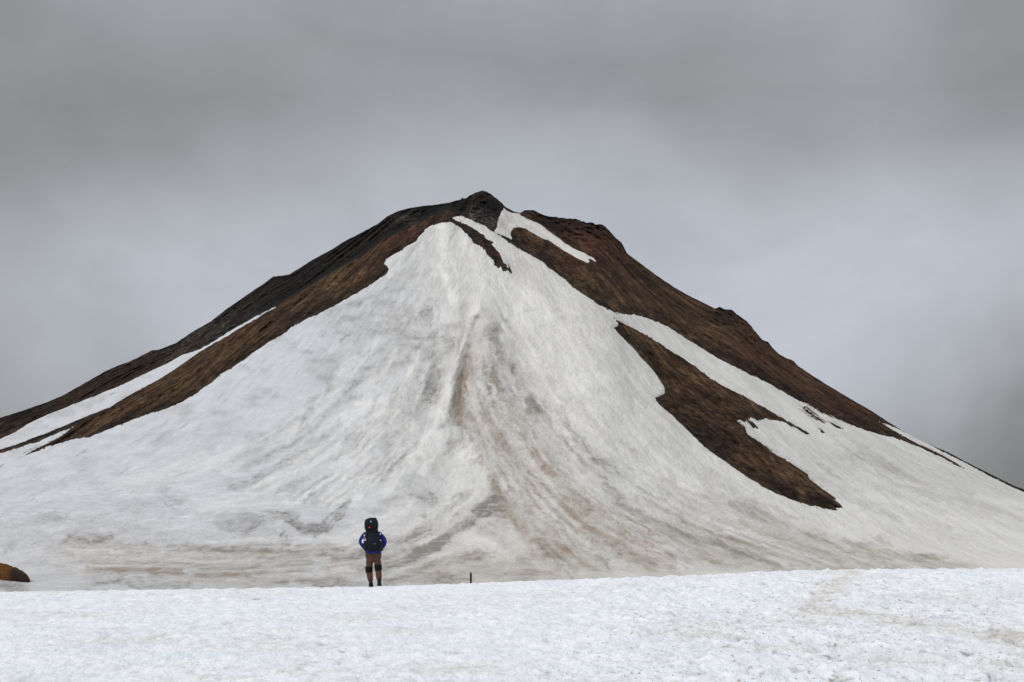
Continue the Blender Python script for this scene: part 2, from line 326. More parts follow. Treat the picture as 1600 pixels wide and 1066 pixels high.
m_rock, nt, b = material('volcanic_soil')
fl = nt.attr('flow', 'Vector'); P = nt.pos()
n1 = nt.noise(nt.scale(fl, (0.10, 0.022, 0.0)), 1.0, 8, 0.70, 1.6)
n2 = nt.noise(nt.scale(P, (1, 1, 1)), 0.30, 7, 0.66); n3 = nt.noise(P, 0.045, 4, 0.6)
n4 = nt.noise(nt.scale(fl, (0.42, 0.16, 0.0)), 1.0, 6, 0.66, 1.2)
col = nt.mix(nt.rng(n3, .35, .65), rgb(.034, .0185, .012), rgb(.080, .046, .025))
col = nt.mix(nt.m('MULTIPLY', nt.attr('olive'), nt.rng(n2, .35, .62)), col, rgb(.094, .060, .028))
col = nt.mix(nt.m('MULTIPLY', nt.attr('red'), nt.rng(n2, .3, .6)), col, rgb(.072, .029, .019))
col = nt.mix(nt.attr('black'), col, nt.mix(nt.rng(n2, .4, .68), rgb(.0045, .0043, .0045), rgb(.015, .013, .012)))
col = nt.mix(nt.m('MULTIPLY', nt.attr('ash'), nt.rng(n2, .42, .62)), col, rgb(.125, .112, .10))
dark = nt.m('MULTIPLY', nt.rng(n1, .34, .68, .18, 1.8), nt.rng(n4, .33, .68, .4, 1.6))
dark = nt.m('MULTIPLY', dark, nt.rng(n2, .32, .68, .5, 1.5))
col = nt.vm('MULTIPLY', col, nt.new('ShaderNodeCombineXYZ').outputs[0])
comb = col.node.inputs[1].links[0].from_node
for i in range(3): nt.put(comb.inputs[i], dark)
sc_ = nt.noise(P, 0.9, 3, 0.7)
col = nt.mix(nt.rng(sc_, .68, .74), col, rgb(.11, .09, .075))
nt.put(b.inputs['Base Color'], col)
nt.put(b.inputs['Normal'], nt.bump(nt.m('ADD', n2, n4), 0.9, 1.6))
b.inputs['Roughness'].default_value = 0.95; b.inputs['Specular IOR Level'].default_value = 0.08

mountain = mesh_obj('mountain', Vrock, grid_faces(nrt, nc), m_rock)
G = lambda cu, cv, ru, rv: np.exp(-((UU - cu) / ru) ** 2 - ((vv - cv) / rv) ** 2)
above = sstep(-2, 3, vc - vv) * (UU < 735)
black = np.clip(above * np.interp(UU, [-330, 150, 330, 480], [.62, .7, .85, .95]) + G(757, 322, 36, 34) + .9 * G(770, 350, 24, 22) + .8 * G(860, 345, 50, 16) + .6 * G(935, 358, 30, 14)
      + .55 * G(1140, 492, 26, 12) + .5 * G(1110, 680, 60, 26) + .3 * G(470, 500, 60, 20) + .35 * G(600, 425, 18, 18) + .5 * G(45, 905, 5, 5), 0, 1)  # black rock, plus a shadow tone painted on the island's lower left
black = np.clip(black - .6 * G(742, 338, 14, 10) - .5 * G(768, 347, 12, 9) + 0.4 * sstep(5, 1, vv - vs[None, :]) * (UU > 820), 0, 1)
olive = np.clip(.9 * G(520, 440, 50, 26) + .8 * G(290, 600, 50, 22) + 1.0 * G(900, 450, 40, 14) + 1.0 * G(960, 478, 40, 12) + .9 * G(985, 530, 50, 30) + .7 * G(1180, 640, 60, 20) + .7 * G(1240, 770, 40, 18)
      + .9 * G(690, 333, 14, 8) + .6 * G(160, 585, 40, 14) + .5 * G(1060, 520, 120, 20) + .5 * G(350, 555, 60, 16), 0, 1) * (1 - .5 * black)
red = np.clip(.9 * G(640, 370, 60, 30) + .9 * G(940, 385, 50, 30) + .6 * G(870, 400, 50, 22) + .6 * G(1300, 640, 120, 40) + .5 * G(1170, 560, 60, 40), 0, 1)
ash = np.clip(1.0 * G(742, 338, 14, 10) + .9 * G(768, 347, 12, 9) + .45 * G(640, 345, 12, 8) + .3 * G(620, 340, 14, 6) + above * .3 * G(330, 520, 140, 40), 0, 1)
lower = sstep(-16, -1, samp(sd_main, UU - 4, vv + 8)) * np.clip(.7 + .8 * fbm(UU / 14., vv / 9., 41., 3), 0, 1)  # dark fringe at downhill snow edges: wet soil with shade painted in
groove = above * sstep(480, 660, UU + 250) * np.exp(-np.clip(vc - vv - 3, 0, 99) / 9.)  # gully shadow above the crest, painted into the rock tone
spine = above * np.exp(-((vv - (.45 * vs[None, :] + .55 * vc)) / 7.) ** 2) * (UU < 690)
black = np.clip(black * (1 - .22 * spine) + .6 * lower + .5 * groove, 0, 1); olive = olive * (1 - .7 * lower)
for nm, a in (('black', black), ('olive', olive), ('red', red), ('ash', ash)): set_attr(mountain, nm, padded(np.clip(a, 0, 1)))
flow = np.stack([flow_a, flow_r, np.zeros_like(flow_a)], -1)
flowp = np.concatenate([flow.reshape(-1, 3), np.tile(flow[-1], (8, 1))]); set_attr(mountain, 'flow', flowp, 'FLOAT_VECTOR')
tag(mountain, kind='structure')

m_snow, nt, b = material('old_mountain_snow')
fl = nt.attr('flow', 'Vector'); P = nt.pos()
s1 = nt.noise(nt.scale(fl, (0.075, 0.017, 0.0)), 1.0, 8, 0.66, 1.2)
s2 = nt.noise(nt.scale(fl, (0.32, 0.08, 0.0)), 1.0, 7, 0.68, 0.9)
h3 = nt.noise(nt.scale(P, (.35, .22, 1.1)), 1.0, 6, .7, .5)
h1 = nt.noise(nt.scale(P, (0.05, 0.03, 0.22)), 1.0, 7, 0.62, 0.9)
h2 = nt.noise(nt.scale(P, (0.16, 0.09, 0.75)), 1.0, 6, 0.66, 0.6)
lay = nt.attr('layered')
c1 = nt.new('ShaderNodeMix', data_type='FLOAT'); nt.put(c1.inputs[0], lay); nt.put(c1.inputs[2], s1); nt.put(c1.inputs[3], h1); k1 = c1.outputs[0]
c2 = nt.new('ShaderNodeMix', data_type='FLOAT'); nt.put(c2.inputs[0], lay); nt.put(c2.inputs[2], s2); nt.put(c2.inputs[3], h2); k2 = c2.outputs[0]
warm = nt.attr('warm')
base = nt.mix(nt.rng(k1, .34, .66), nt.mix(warm, rgb(.50, .512, .54), rgb(.575, .562, .532)), nt.mix(warm, rgb(.64, .655, .70), rgb(.72, .708, .675)))
base = nt.mix(nt.rng(k2, .48, .72, 0, .32), base, rgb(.43, .43, .43))
base = nt.mix(nt.rng(k2, .42, .28, 0, .55), base, rgb(.75, .755, .77))
base = nt.mix(nt.m('MULTIPLY', nt.attr('clean'), .85), base, rgb(.79, .78, .755))
base = nt.mix(nt.rng(h3, .56, .76, 0, .22), base, rgb(.40, .40, .40))
brk = nt.m('ADD', nt.m('ADD', nt.m('MULTIPLY', k1, .35), nt.m('MULTIPLY', k2, .40)), nt.m('MULTIPLY', h3, .45))
g_ = nt.m('MULTIPLY', nt.attr('silt'), nt.rng(brk, .46, .74, .40, 1.45), clamp=True)
b_ = nt.m('MULTIPLY', nt.attr('mud'), nt.rng(brk, .46, .74, .45, 1.4), clamp=True)
base = nt.mix(nt.m('MULTIPLY', g_, .92), base, rgb(.20, .19, .178))
base = nt.mix(nt.m('MULTIPLY', b_, .9), base, rgb(.30, .235, .18))
nt.put(b.inputs['Base Color'], base)
nt.put(b.inputs['Normal'], nt.bump(nt.m('ADD', k2, nt.m('MULTIPLY', nt.noise(P, .6, 4, .6), .5)), 0.9, 1.8))
b.inputs['Roughness'].default_value = 0.9; b.inputs['Specular IOR Level'].default_value = 0.1

def snow_part(name, sd, sdn, label=None, margin=10):
    th = np.clip(0.55 * sdn - 0.10 * np.maximum(0, -sdn) ** 1.5, -9.0, 1.8)
    V = place(UU, vv, dsn - th).reshape(-1, 3)
    f = grid_faces(NR, nc); ok = (sd.ravel() > -margin)[f].any(1); f = f[ok]
    used = np.unique(f); mp = np.zeros(NR * nc, int); mp[used] = np.arange(len(used))
    o = mesh_obj(name, V[used], mp[f], m_snow, mountain)
    wu = UU + 7 * fbm(UU / 46., vv / 30., 3.1, 3) + 4 * fbm(UU / 13., vv / 8., 5.1, 3, .6); wv = vv + 6 * fbm(UU / 46., vv / 30., 13.1, 3) + 3 * fbm(UU / 13., vv / 8., 15.1, 3, .6)
    side = sstep(640, 720, UU + .25 * (vv - 600))
    st = fbm(flow_a / 5.5, flow_r / 30., 21., 5, .62); fl_ = fbm(UU / 34., vv / 13., 22., 5, .62)
    tex = st * side + fl_ * (1 - side)
    brk = np.clip(.9 + .7 * tex, .15, 1.5)
    gr, br = samp(grey, wu, wv) * brk * 1.3, samp(brown, wu, wv) * brk * 1.2
    broad = fbm(UU / 85., vv / 42., 31., 3, .5) + .45 * tex
    gr = np.maximum(gr, .62 * np.clip(broad - .10, 0, .8) * sstep(400, 560, vv) * (1 - .9 * sstep(1000, 1300, UU)) * (1 - .7 * sstep(740, 930, UU) * sstep(780, 640, vv)) * (1 - .5 * sstep(420, 200, UU)))
    low = sstep(760, 900, vv)
    rt_ = sstep(1100, 1350, UU)
    br = np.clip(br + (.17 - .14 * rt_) * low * (0.5 + 0.9 * fbm(X0 / 30., dd / 60., 6., 3)), 0, 1)
    gr = np.clip(gr + .07 * low * (1 - rt_) + .10 * np.clip(fbm(flow_a / 30., flow_r / 60., 12., 3), 0, 1), 0, 1)
    cl = samp(clean, UU + 5 * fbm(UU / 20., vv / 20., 51., 3), vv) * np.clip(.8 + .5 * tex, 0, 1.2); gr = gr * (1 - .8 * np.clip(cl, 0, 1)); br = br * (1 - .6 * np.clip(cl, 0, 1))
    warm = np.clip(sstep(480, 800, UU) * .9 + .3 * low, 0, 1)
    lay = np.clip(sstep(680, 880, vv) * sstep(900, 500, UU) + .5 * sstep(720, 400, UU) * sstep(480, 600, vv) + .4 * sstep(860, 920, vv), 0, 1)
    for nm, a in (('silt', gr), ('mud', br), ('warm', warm), ('clean', np.clip(cl, 0, 1)), ('layered', lay)): set_attr(o, nm, a.ravel()[used])
    set_attr(o, 'flow', flow.reshape(-1, 3)[used], 'FLOAT_VECTOR')
    if label: o['label'] = label
    return o
snow_part('snow_slope', sdm, sdm_n)
snow_part('snow_strip', sdg, sdg_n, 'long narrow snow strip in the left gully')
snow_part('snow_strip', sds, sds_n, 'short curved snow strip below the summit crag')

# ------------------------------------------------------------------ near snowfield with its crest
CR = [(-300,930),(0,925),(300,920.5),(584,916.5),(600,916),(740,911),(900,905),(1000,901.5),(1100,898),(1180,893.5),(1250,891),(1330,889.5),(1450,888.5),(1600,888),(1900,886)]
uc2 = np.concatenate([np.linspace(-9000, -330, 150), np.arange(-300, 1901, 2.0), np.linspace(1930, 10600, 150)]); n2c = len(uc2)
yr = np.concatenate([np.linspace(0.4, 14.0, 64, endpoint=False), np.arange(14.0, 44.0, 0.075), np.linspace(44.0, 95.0, 60)])
tu = (uc2 - U0) / F
YY, TT = np.meshgrid(yr, tu, indexing='ij'); XX = TT * YY
Zb = -1.65 + 0.014 * YY - 0.011 * np.maximum(0, YY - 35) ** 2 * np.where(YY > 45, 1, 1)
far = YY > 45; Zb = np.where(far, -1.65 + .014 * YY - .011 * 100 - .22 * (YY - 45), Zb)
tgt = (V0 - np.interp(uc2, *np.array(CR).T)) / F
und = 0.05 * fbm(XX / 2.6, YY / 3.4, 0.1, 3)
rt = sstep(700, 1150, uc2)[None, :]
cup = fbm(XX / 0.34, YY / 0.48, 0.7, 4, 0.62)
cup2 = np.abs(noise(XX / 0.23, YY / 0.36, 3.3))
amp = (0.028 + 0.020 * rt)
Zd = und + amp * cup - (0.022 + 0.026 * rt) * cup2
def gpt(u, v):  # where a line of sight meets the smooth snow
    yy = np.linspace(10, 38, 400); z = -1.65 + .014 * yy; return np.interp(-v, -(V0 - F * z / yy), yy)
pit = np.zeros(XX.shape); pd = np.zeros(XX.shape)
trail = [(1330,891),(1322,903),(1300,920),(1275,938),(1262,952)]; trail2 = [(1262,952),(1330,958),(1400,968),(1500,985),(1560,996),(1640,1016)]
def along(path, t):
    p = np.array(path, float); s = np.linspace(0, 1, len(p)); return np.interp(t, s, p[:, 0]), np.interp(t, s, p[:, 1])
pits = []
for k in range(26): u, v = along(trail, random.random()); pits.append((u + random.gauss(0, 14), v + random.gauss(0, 4)))
for k in range(70): u, v = along(trail2, random.random()); pits.append((u + random.gauss(0, 26), v + random.gauss(0, 7)))
for k in range(240): pits.append((random.uniform(1020, 1680), random.uniform(905, 1075)))
for k in range(30): pits.append((random.uniform(300, 1020), random.uniform(930, 1075)))
for u, v in pits:
    y = gpt(u, v); x = (u - U0) / F * y
    rx, ry = random.uniform(.05, .11), random.uniform(.09, .20); dep = random.uniform(.03, .09)
    i0, i1 = np.searchsorted(yr, [y - .8, y + .8]); j0, j1 = np.searchsorted(tu, [(x - .5) / y, (x + .5) / y])
    sl = (slice(max(i0, 0), i1), slice(max(j0, 0), j1))
    g = np.exp(-((XX[sl] - x) / rx) ** 2 - ((YY[sl] - y) / ry) ** 2)
    rim = np.exp(-((XX[sl] - x) / (rx * 1.7)) ** 2 - ((YY[sl] - y) / (ry * 1.7)) ** 2)
    pit[sl] += -dep * g * 1.3 + dep * .35 * rim
    np.maximum(pd[sl], g * random.uniform(.2, 1.0), out=pd[sl])
Zs = Zb + Zd + pit
for _ in range(3):
    msk = (YY > 28) & (YY < 60)
    el = np.where(msk, (Zs) / YY, -9).max(0)
    el_s = np.convolve(np.pad(el, 12, mode='edge'), np.ones(25) / 25, 'valid')
    Zs = Zs + (tgt - el_s)[None, :] * YY * sstep(4, 30, YY)
Vf = np.stack([XX, YY, Zs], -1).reshape(-1, 3)

m_fs, nt, b = material('granular_snow')
P = nt.pos()
a1 = nt.noise(P, 0.8, 5, 0.6); a2 = nt.noise(nt.scale(P, (1, .55, 1)), 5.0, 6, 0.65); a3 = nt.noise(nt.scale(P, (1, .5, 1)), 14.0, 5, 0.7); a4 = nt.noise(P, 0.25, 3, .5)
col = nt.mix(nt.rng(a1, .35, .65), rgb(.81, .84, .90), rgb(.90, .92, .96))
col = nt.mix(nt.rng(a2, .46, .70, 0, .55), col, rgb(.62, .64, .69))
col = nt.mix(nt.m('MULTIPLY', nt.rng(a4, .48, .66), nt.rng(a2, .42, .66, 0, .5)), col, rgb(.60, .57, .50))
rk = nt.attr('rough_zone')
spk = nt.m('MULTIPLY', nt.rng(a3, .58, .68), nt.m('ADD', nt.m('MULTIPLY', rk, .95), .14))
col = nt.mix(spk, col, rgb(.30, .28, .25))
col = nt.mix(nt.m('MULTIPLY', nt.attr('trail'), nt.rng(a2, .30, .62, .2, .95)), col, rgb(.56, .50, .41))
col = nt.mix(nt.m('MULTIPLY', nt.attr('pit'), nt.rng(a3, .36, .58, .2, .95)), col, rgb(.20, .18, .15))
nt.put(b.inputs['Base Color'], col)
nt.put(b.inputs['Normal'], nt.bump(nt.m('ADD', a2, nt.m('MULTIPLY', a3, .8)), 0.85, 0.06))
b.inputs['Roughness'].default_value = 0.75; b.inputs['Specular IOR Level'].default_value = 0.15
snowf = mesh_obj('snow_field', Vf, grid_faces(len(yr), n2c), m_fs)
Uimg = np.broadcast_to(uc2, XX.shape); Vimg = V0 - F * Zs / YY
trf = np.zeros(XX.shape)
for path, w, s in ((trail, 22, .6), (trail2, 24, .6)):
    for k in range(60):
        u, v = along(path, k / 59.); trf = np.maximum(trf, s * np.exp(-((Uimg - u) / w) ** 2 - ((Vimg - v) / (w * .32)) ** 2))
trf = np.where(YY > 36.9 + 3, 0, trf)
for u, v, ru, rv, s in ((560, 965, 60, 8, .4), (640, 985, 60, 7, .35), (180, 1000, 90, 12, .3), (430, 1010, 120, 9, .3), (1090, 990, 80, 9, .45), (700, 1045, 90, 9, .35), (80, 960, 90, 8, .22), (1480, 935, 90, 9, .3), (1570, 992, 60, 10, .9), (1590, 1040, 70, 12, .5), (1400, 1030, 110, 10, .4), (1250, 1010, 90, 8, .35)):
    trf = np.maximum(trf, s * np.exp(-((Uimg - u) / ru) ** 2 - ((Vimg - v) / rv) ** 2))
rz = np.clip(rt * (0.35 + 0.65 * sstep(905, 960, Vimg)) + .15, 0, 1)
set_attr(snowf, 'pit', pd.ravel()); set_attr(snowf, 'trail', trf.ravel()); set_attr(snowf, 'rough_zone', rz.ravel())
tag(snowf, kind='structure')
def ground_z(x, y):
    i = min(max(np.searchsorted(yr, y), 1), len(yr) - 1); j = int(np.clip(np.searchsorted(tu, x / y), 0, len(tu) - 1))
    return float(Zs[i, j])

# valley floor out to the horizon
m_val, nt, b = material('valley_snow')
P = nt.pos(); n = nt.noise(P, .02, 6, .6)
nt.put(b.inputs['Base Color'], nt.mix(nt.rng(n, .4, .65), rgb(.74, .75, .78), rgb(.60, .58, .55))); b.inputs['Roughness'].default_value = .9
Rg = 9000.0; ring = [(0, 0, -13.0)]; fc = []
rs = [60, 200, 600, 1500, 4000, Rg]; K = 64
for r in rs:
    for k in range(K): a = 2 * math.pi * k / K; ring.append((r * math.cos(a), r * math.sin(a), -13.0 + (0.15 * math.sin(7 * a) * min(1, r / 600))))
for k in range(K): fc.append((0, 1 + k, 1 + (k + 1) % K))
for q in range(len(rs) - 1):
    for k in range(K): fc.append((1 + q * K + k, 1 + (q + 1) * K + k, 1 + (q + 1) * K + (k + 1) % K, 1 + q * K + (k + 1) % K))
gnd = mesh_obj('ground', ring, fc, m_val); tag(gnd, kind='structure')
# snow bank the photographer stands on
bank = []; bf = []
bx = np.concatenate([-np.geomspace(300, 3, 16), np.linspace(-2, 2, 5), np.geomspace(3, 300, 16)]); by = [.42, -2, -6, -14, -30, -60, -120]
for y in by:
    for x in bx: bank.append((float(x), y, -1.655 - max(0, -y - 8) * .16 - max(0, abs(x) - 40) * .05))
for i in range(len(by) - 1):
    for k in range(len(bx) - 1): bf.append((i * len(bx) + k, (i + 1) * len(bx) + k, (i + 1) * len(bx) + k + 1, i * len(bx) + k + 1))
bk = mesh_obj('snow_ground', bank, bf, m_val); tag(bk, kind='structure')

# ------------------------------------------------------------------ specks on the near snow: dirt, and dark stand-ins for shadowed hollows
cv, cf = [], []
def speck(x, y, s):
    z = ground_z(x, y); o = len(cv)
    sx_, sy_, sz_ = s * random.uniform(.8, 1.7), s * random.uniform(.8, 1.3), s * random.uniform(.3, .6); ro = random.uniform(0, 6.28)
    for lat in (-.6, .25, .8):
        for k in range(6):
            a = k * math.pi / 3 + ro; rr = math.cos(lat * 1.25) * random.uniform(.75, 1.2)
            cv.append((x + sx_ * rr * math.cos(a), y + sy_ * rr * math.sin(a), z + sz_ * (lat + .25)))
    cv.append((x, y, z + sz_ * 1.15))
    for L in (0, 1):
        for k in range(6):
            cf.append((o + L * 6 + k, o + L * 6 + (k + 1) % 6, o + L * 6 + 6 + (k + 1) % 6, o + L * 6 + 6 + k))
    for k in range(6): cf.append((o + 12 + k, o + 12 + (k + 1) % 6, o + 18))
for k in range(800):
    q = random.random()
    if q < .22: u, v = along(trail, random.random()); u += random.gauss(0, 24); v += random.gauss(0, 6)
    elif q < .5: u, v = along(trail2, random.random()); u += random.gauss(0, 40); v += random.gauss(0, 9)
    elif q < .9: u, v = random.uniform(950, 1700), random.uniform(895, 1080)
    else: u, v = random.uniform(0, 1000), random.uniform(925, 1080)
    vcrest = np.interp(u, *np.array(CR).T)
    if v < vcrest + 4: continue
    y = gpt(u, v); x = (u - U0) / F * y
    speck(x, y, random.choice((.004, .005, .006, .007, .009)) * random.uniform(.8, 1.2))
m_speck = fabric('dark_soil_shadow', (.055, .045, .034), (.02, .016, .012), 60, .95)
cr = mesh_obj('dirt_shadow_specks', cv, cf, m_speck); tag(cr, 'dark specks of soil and stand-in shadow scattered over the trodden near snow', 'soil and shadow specks', kind='stuff')

# ------------------------------------------------------------------ earth mound at the left edge
m_mound, nt, b = material('mound_earth')
P = nt.pos(); sx3 = nt.new('ShaderNodeSeparateXYZ'); nt.put(sx3.inputs[0], P)
nn = nt.noise(P, .35, 5, .65); n5 = nt.noise(P, 1.4, 4, .65)
edge = nt.m('ADD', sx3.outputs[0], nt.m('MULTIPLY', nt.m('SUBTRACT', nn, .5), 7.0))
tipd = nt.rng(edge, -147.6, -143.0, 0, 1, True)
c_ = nt.mix(nt.rng(n5, .4, .66), rgb(.055, .022, .007), rgb(.17, .075, .018))
c_ = nt.mix(tipd, c_, nt.mix(nt.rng(n5, .4, .7), rgb(.016, .010, .009), rgb(.040, .022, .017)))
tp = nt.attr('top')
c_ = nt.mix(nt.m('MULTIPLY', tp, nt.rng(nn, .35, .6, .2, .8)), c_, rgb(.085, .048, .014))
nt.put(b.inputs['Base Color'], c_); nt.put(b.inputs['Normal'], nt.bump(n5, .8, .6)); b.inputs['Roughness'].default_value = .95; b.inputs['Specular IOR Level'].default_value = .05
mv, mf, mt = [], [], []
NS, NA = 60, 25
for i in range(NS):
    s = i / (NS - 1); u = 47.5 - 190 * s
    yb = np.interp(u, [-140, -60, 0, 25, 47.5], [440, 433, 424.5, 408, 393])
    vb = np.interp(u, [-140, -60, 0, 25, 47.5], [900, 900.5, 902.5, 905.5, 909.8])
    vt = np.interp(u, [-140, -110, -60, -20, 0, 12, 25, 35, 42, 46, 47.5], [899, 889, 877, 877, 880.3, 883, 887.5, 893, 899, 904.5, 909])
    h = max(.05, (vb - vt) / F * yb); xc = (u - U0) / F * yb; zc = (V0 - vb) / F * yb
    for k in range(NA):
        a = math.pi * k / (NA - 1); hw = 1.5 * h + .1
        r_ = 1 + .10 * float(fbm(np.array([s * 13.]), np.array([a * 3.]), 2., 5, .65)[0])
        zz = math.sin(a) ** .8 * h * r_
        mv.append((xc + .1 * math.cos(a) * hw, yb - hw * math.cos(a) * .9, zc + zz if 0 < k < NA - 1 else zc - 1.2)); mt.append(max(0, math.sin(a)) ** 6)
for i in range(NS - 1):
    for k in range(NA - 1): mf.append((i * NA + k, i * NA + k + 1, (i + 1) * NA + k + 1, (i + 1) * NA + k))
mound = mesh_obj('earth_mound', mv, mf, m_mound); set_attr(mound, 'top', mt)
tag(mound, 'low brown earth mound with dark pointed end in snow at the mountain foot', 'mound')

# ------------------------------------------------------------------ marker stake
def loft(secs, n=24, ex=2.4):
    """secs: (z, cx, cy, hx, hy[, exponent]) -> closed lofted verts / faces"""
    v, f = [], []
    for s in secs:
        z, cx_, cy_, hx, hy = s[:5]; e = s[5] if len(s) > 5 else ex
        for k in range(n):
            a = 2 * math.pi * k / n; c, si = math.cos(a), math.sin(a)
            v.append((cx_ + hx * math.copysign(abs(c) ** (2 / e), c), cy_ + hy * math.copysign(abs(si) ** (2 / e), si), z))
    for i in range(len(secs) - 1):
        for k in range(n): f.append((i * n + k, i * n + (k + 1) % n, (i + 1) * n + (k + 1) % n, (i + 1) * n + k))
    f.append(tuple(range(n - 1, -1, -1))); f.append(tuple((len(secs) - 1) * n + k for k in range(n)))
    return v, f
def part(name, vf, mat, parent, mat4=None, smooth=True):
    v, f = vf
    if mat4 is not None: v = [tuple(mat4 @ Vector(p)) for p in v]
    return mesh_obj(name, v, f, mat, parent, smooth)
def merge(*vfs):
    V, Fc = [], []
    for v, f in vfs:
        o = len(V); V += list(v); Fc += [tuple(i + o for i in q) for q in f]
    return V, Fc
def xform(vf, M): return [tuple(M @ Vector(p)) for p in vf[0]], vf[1]
def empty(name, loc):
    o = bpy.data.objects.new(name, None); C.objects.link(o); o.location = loc; o.empty_display_size = .2; return o

m_black = fabric('black_painted_wood', (.010, .009, .013), (.004, .004, .006), 20, .7)
m_oldwood = fabric('weathered_wood', (.030, .029, .020), (.012, .012, .009), 30, .9)
ys = 36.7; xs = (735.7 - U0) / F * ys; zs = ground_z(xs, ys)
topz = (V0 - 894.5) / F * ys - zs
stk = empty('marker_stake', (xs, ys, zs - .02))
part('lower_post', loft([(-.12, 0, 0, .026, .026, 4), (.085, 0, 0, .025, .025, 4)], 16), m_oldwood, stk)
part('painted_post', loft([(.0855, 0, 0, .0265, .0265, 4), (topz - .01, 0, 0, .0255, .0255, 4), (topz + .01, 0, 0, .021, .021, 3), (topz + .02, 0, 0, .009, .009, 2)], 16), m_black, stk)
tag(stk, 'short thin black marker stake standing on the snow crest right of the hiker', 'stake')

# ------------------------------------------------------------------ hiker
yp = 36.9; PXM = yp / F                       # metres per photo pixel at the hiker
xp = (584 - U0) / F * yp; zp = ground_z(xp, yp)
def L(u, v, y=0.0): return ((u - 584) * PXM, y, (917.5 - v) * PXM)
def skin(chains, subdiv=2, extra=None, voxel=None):
    """chains: list of [(pos, r) ...]; a position shared by two chains joins them. Returns verts, faces."""
    verts, rad, edges, index = [], [], [], {}
    for ch in chains:
        prev = None
        for p, r in ch:
            key = tuple(round(c, 4) for c in p)
            if key not in index:
                index[key] = len(verts); verts.append(p); rad.append(r)
            i = index[key]
            if prev is not None: edges.append((prev, i))
            prev = i
    me = bpy.data.meshes.new('tmp'); me.from_pydata(verts, edges, []); o = bpy.data.objects.new('tmp', me); C.objects.link(o)
    md = o.modifiers.new('s', 'SKIN'); md.use_smooth_shade = True; md.branch_smoothing = 0.6
    for i, sv in enumerate(me.skin_vertices[0].data):
        r = rad[i]; sv.radius = r if isinstance(r, tuple) else (r, r); sv.use_root = (i == 0)
    sb = o.modifiers.new('d', 'SUBSURF'); sb.levels = sb.render_levels = subdiv
    dg = bpy.context.evaluated_depsgraph_get(); ev = o.evaluated_get(dg); m2 = bpy.data.meshes.new_from_object(ev)
    bpy.data.objects.remove(o)
    v = [tuple(q.co) for q in m2.vertices]; f = [tuple(q.vertices) for q in m2.polygons]
    bpy.data.meshes.remove(m2)
    if extra: v, f = merge((v, f), *extra)
    if voxel:
        me = bpy.data.meshes.new('tmp'); me.from_pydata(v, [], f); o = bpy.data.objects.new('tmp', me); C.objects.link(o)
        rm = o.modifiers.new('r', 'REMESH'); rm.mode = 'VOXEL'; rm.voxel_size = voxel
        sm = o.modifiers.new('s', 'SMOOTH'); sm.factor = .5; sm.iterations = 2
        ev = o.evaluated_get(bpy.context.evaluated_depsgraph_get()); m2 = bpy.data.meshes.new_from_object(ev); bpy.data.objects.remove(o)
        v = [tuple(q.co) for q in m2.vertices]; f = [tuple(q.vertices) for q in m2.polygons]
    return v, f
def ellipsoid(c, r, n=16, m=10):
    secs = []
    for i in range(m + 1):
        t = math.pi * (i / m) - math.pi / 2; k = max(math.cos(t), .02)
        secs.append((c[2] + r[2] * math.sin(t), c[0], c[1], r[0] * k, r[1] * k, 2))
    return loft(secs, n)

m_skin = fabric('skin', (.45, .27, .19), (.36, .20, .14), 30, .6, .1)
m_hair = fabric('dark_hair', (.03, .02, .014), None, 60)
m_jacket = fabric('blue_jacket', (.012, .025, .195), (.007, .013, .105), 9, .7, .5)
m_trs = fabric('brown_trousers', (.098, .047, .036), (.060, .030, .024), 7, .9, .5)
m_hip = fabric('olive_brown_cloth', (.085, .055, .024), (.06, .034, .02), 9, .9, .4)
m_brace = fabric('black_knee_brace', (.006, .005, .005), None, 30)
m_boot = fabric('black_boot_leather', (.008, .007, .007), None, 30, .6)
m_sole = fabric('rubber_sole', (.012, .011, .011), None, 40, .8)
m_glove = fabric('black_glove', (.008, .008, .010), None, 30)
m_pack = fabric('black_pack_nylon', (.005, .007, .011), (.003, .004, .006), 14, .75, .45)
m_pocket = fabric('navy_pack_nylon', (.006, .009, .016), (.004, .006, .010), 14, .75, .4)
m_mesh = fabric('grey_pocket_mesh', (.020, .019, .022), (.008, .008, .010), 40, .85)
m_web = fabric('webbing', (.012, .012, .014), None, 60)
m_red = fabric('red_fabric', (.42, .035, .025), (.30, .02, .018), 30)
m_white = fabric('white_plastic', (.80, .81, .82), (.62, .63, .65), 30, .5, .1)
m_logo = fabric('pale_logo', (.30, .42, .38), (.22, .30, .28), 60)
m_silver = fabric('silver_print', (.16, .17, .18), None, 60)

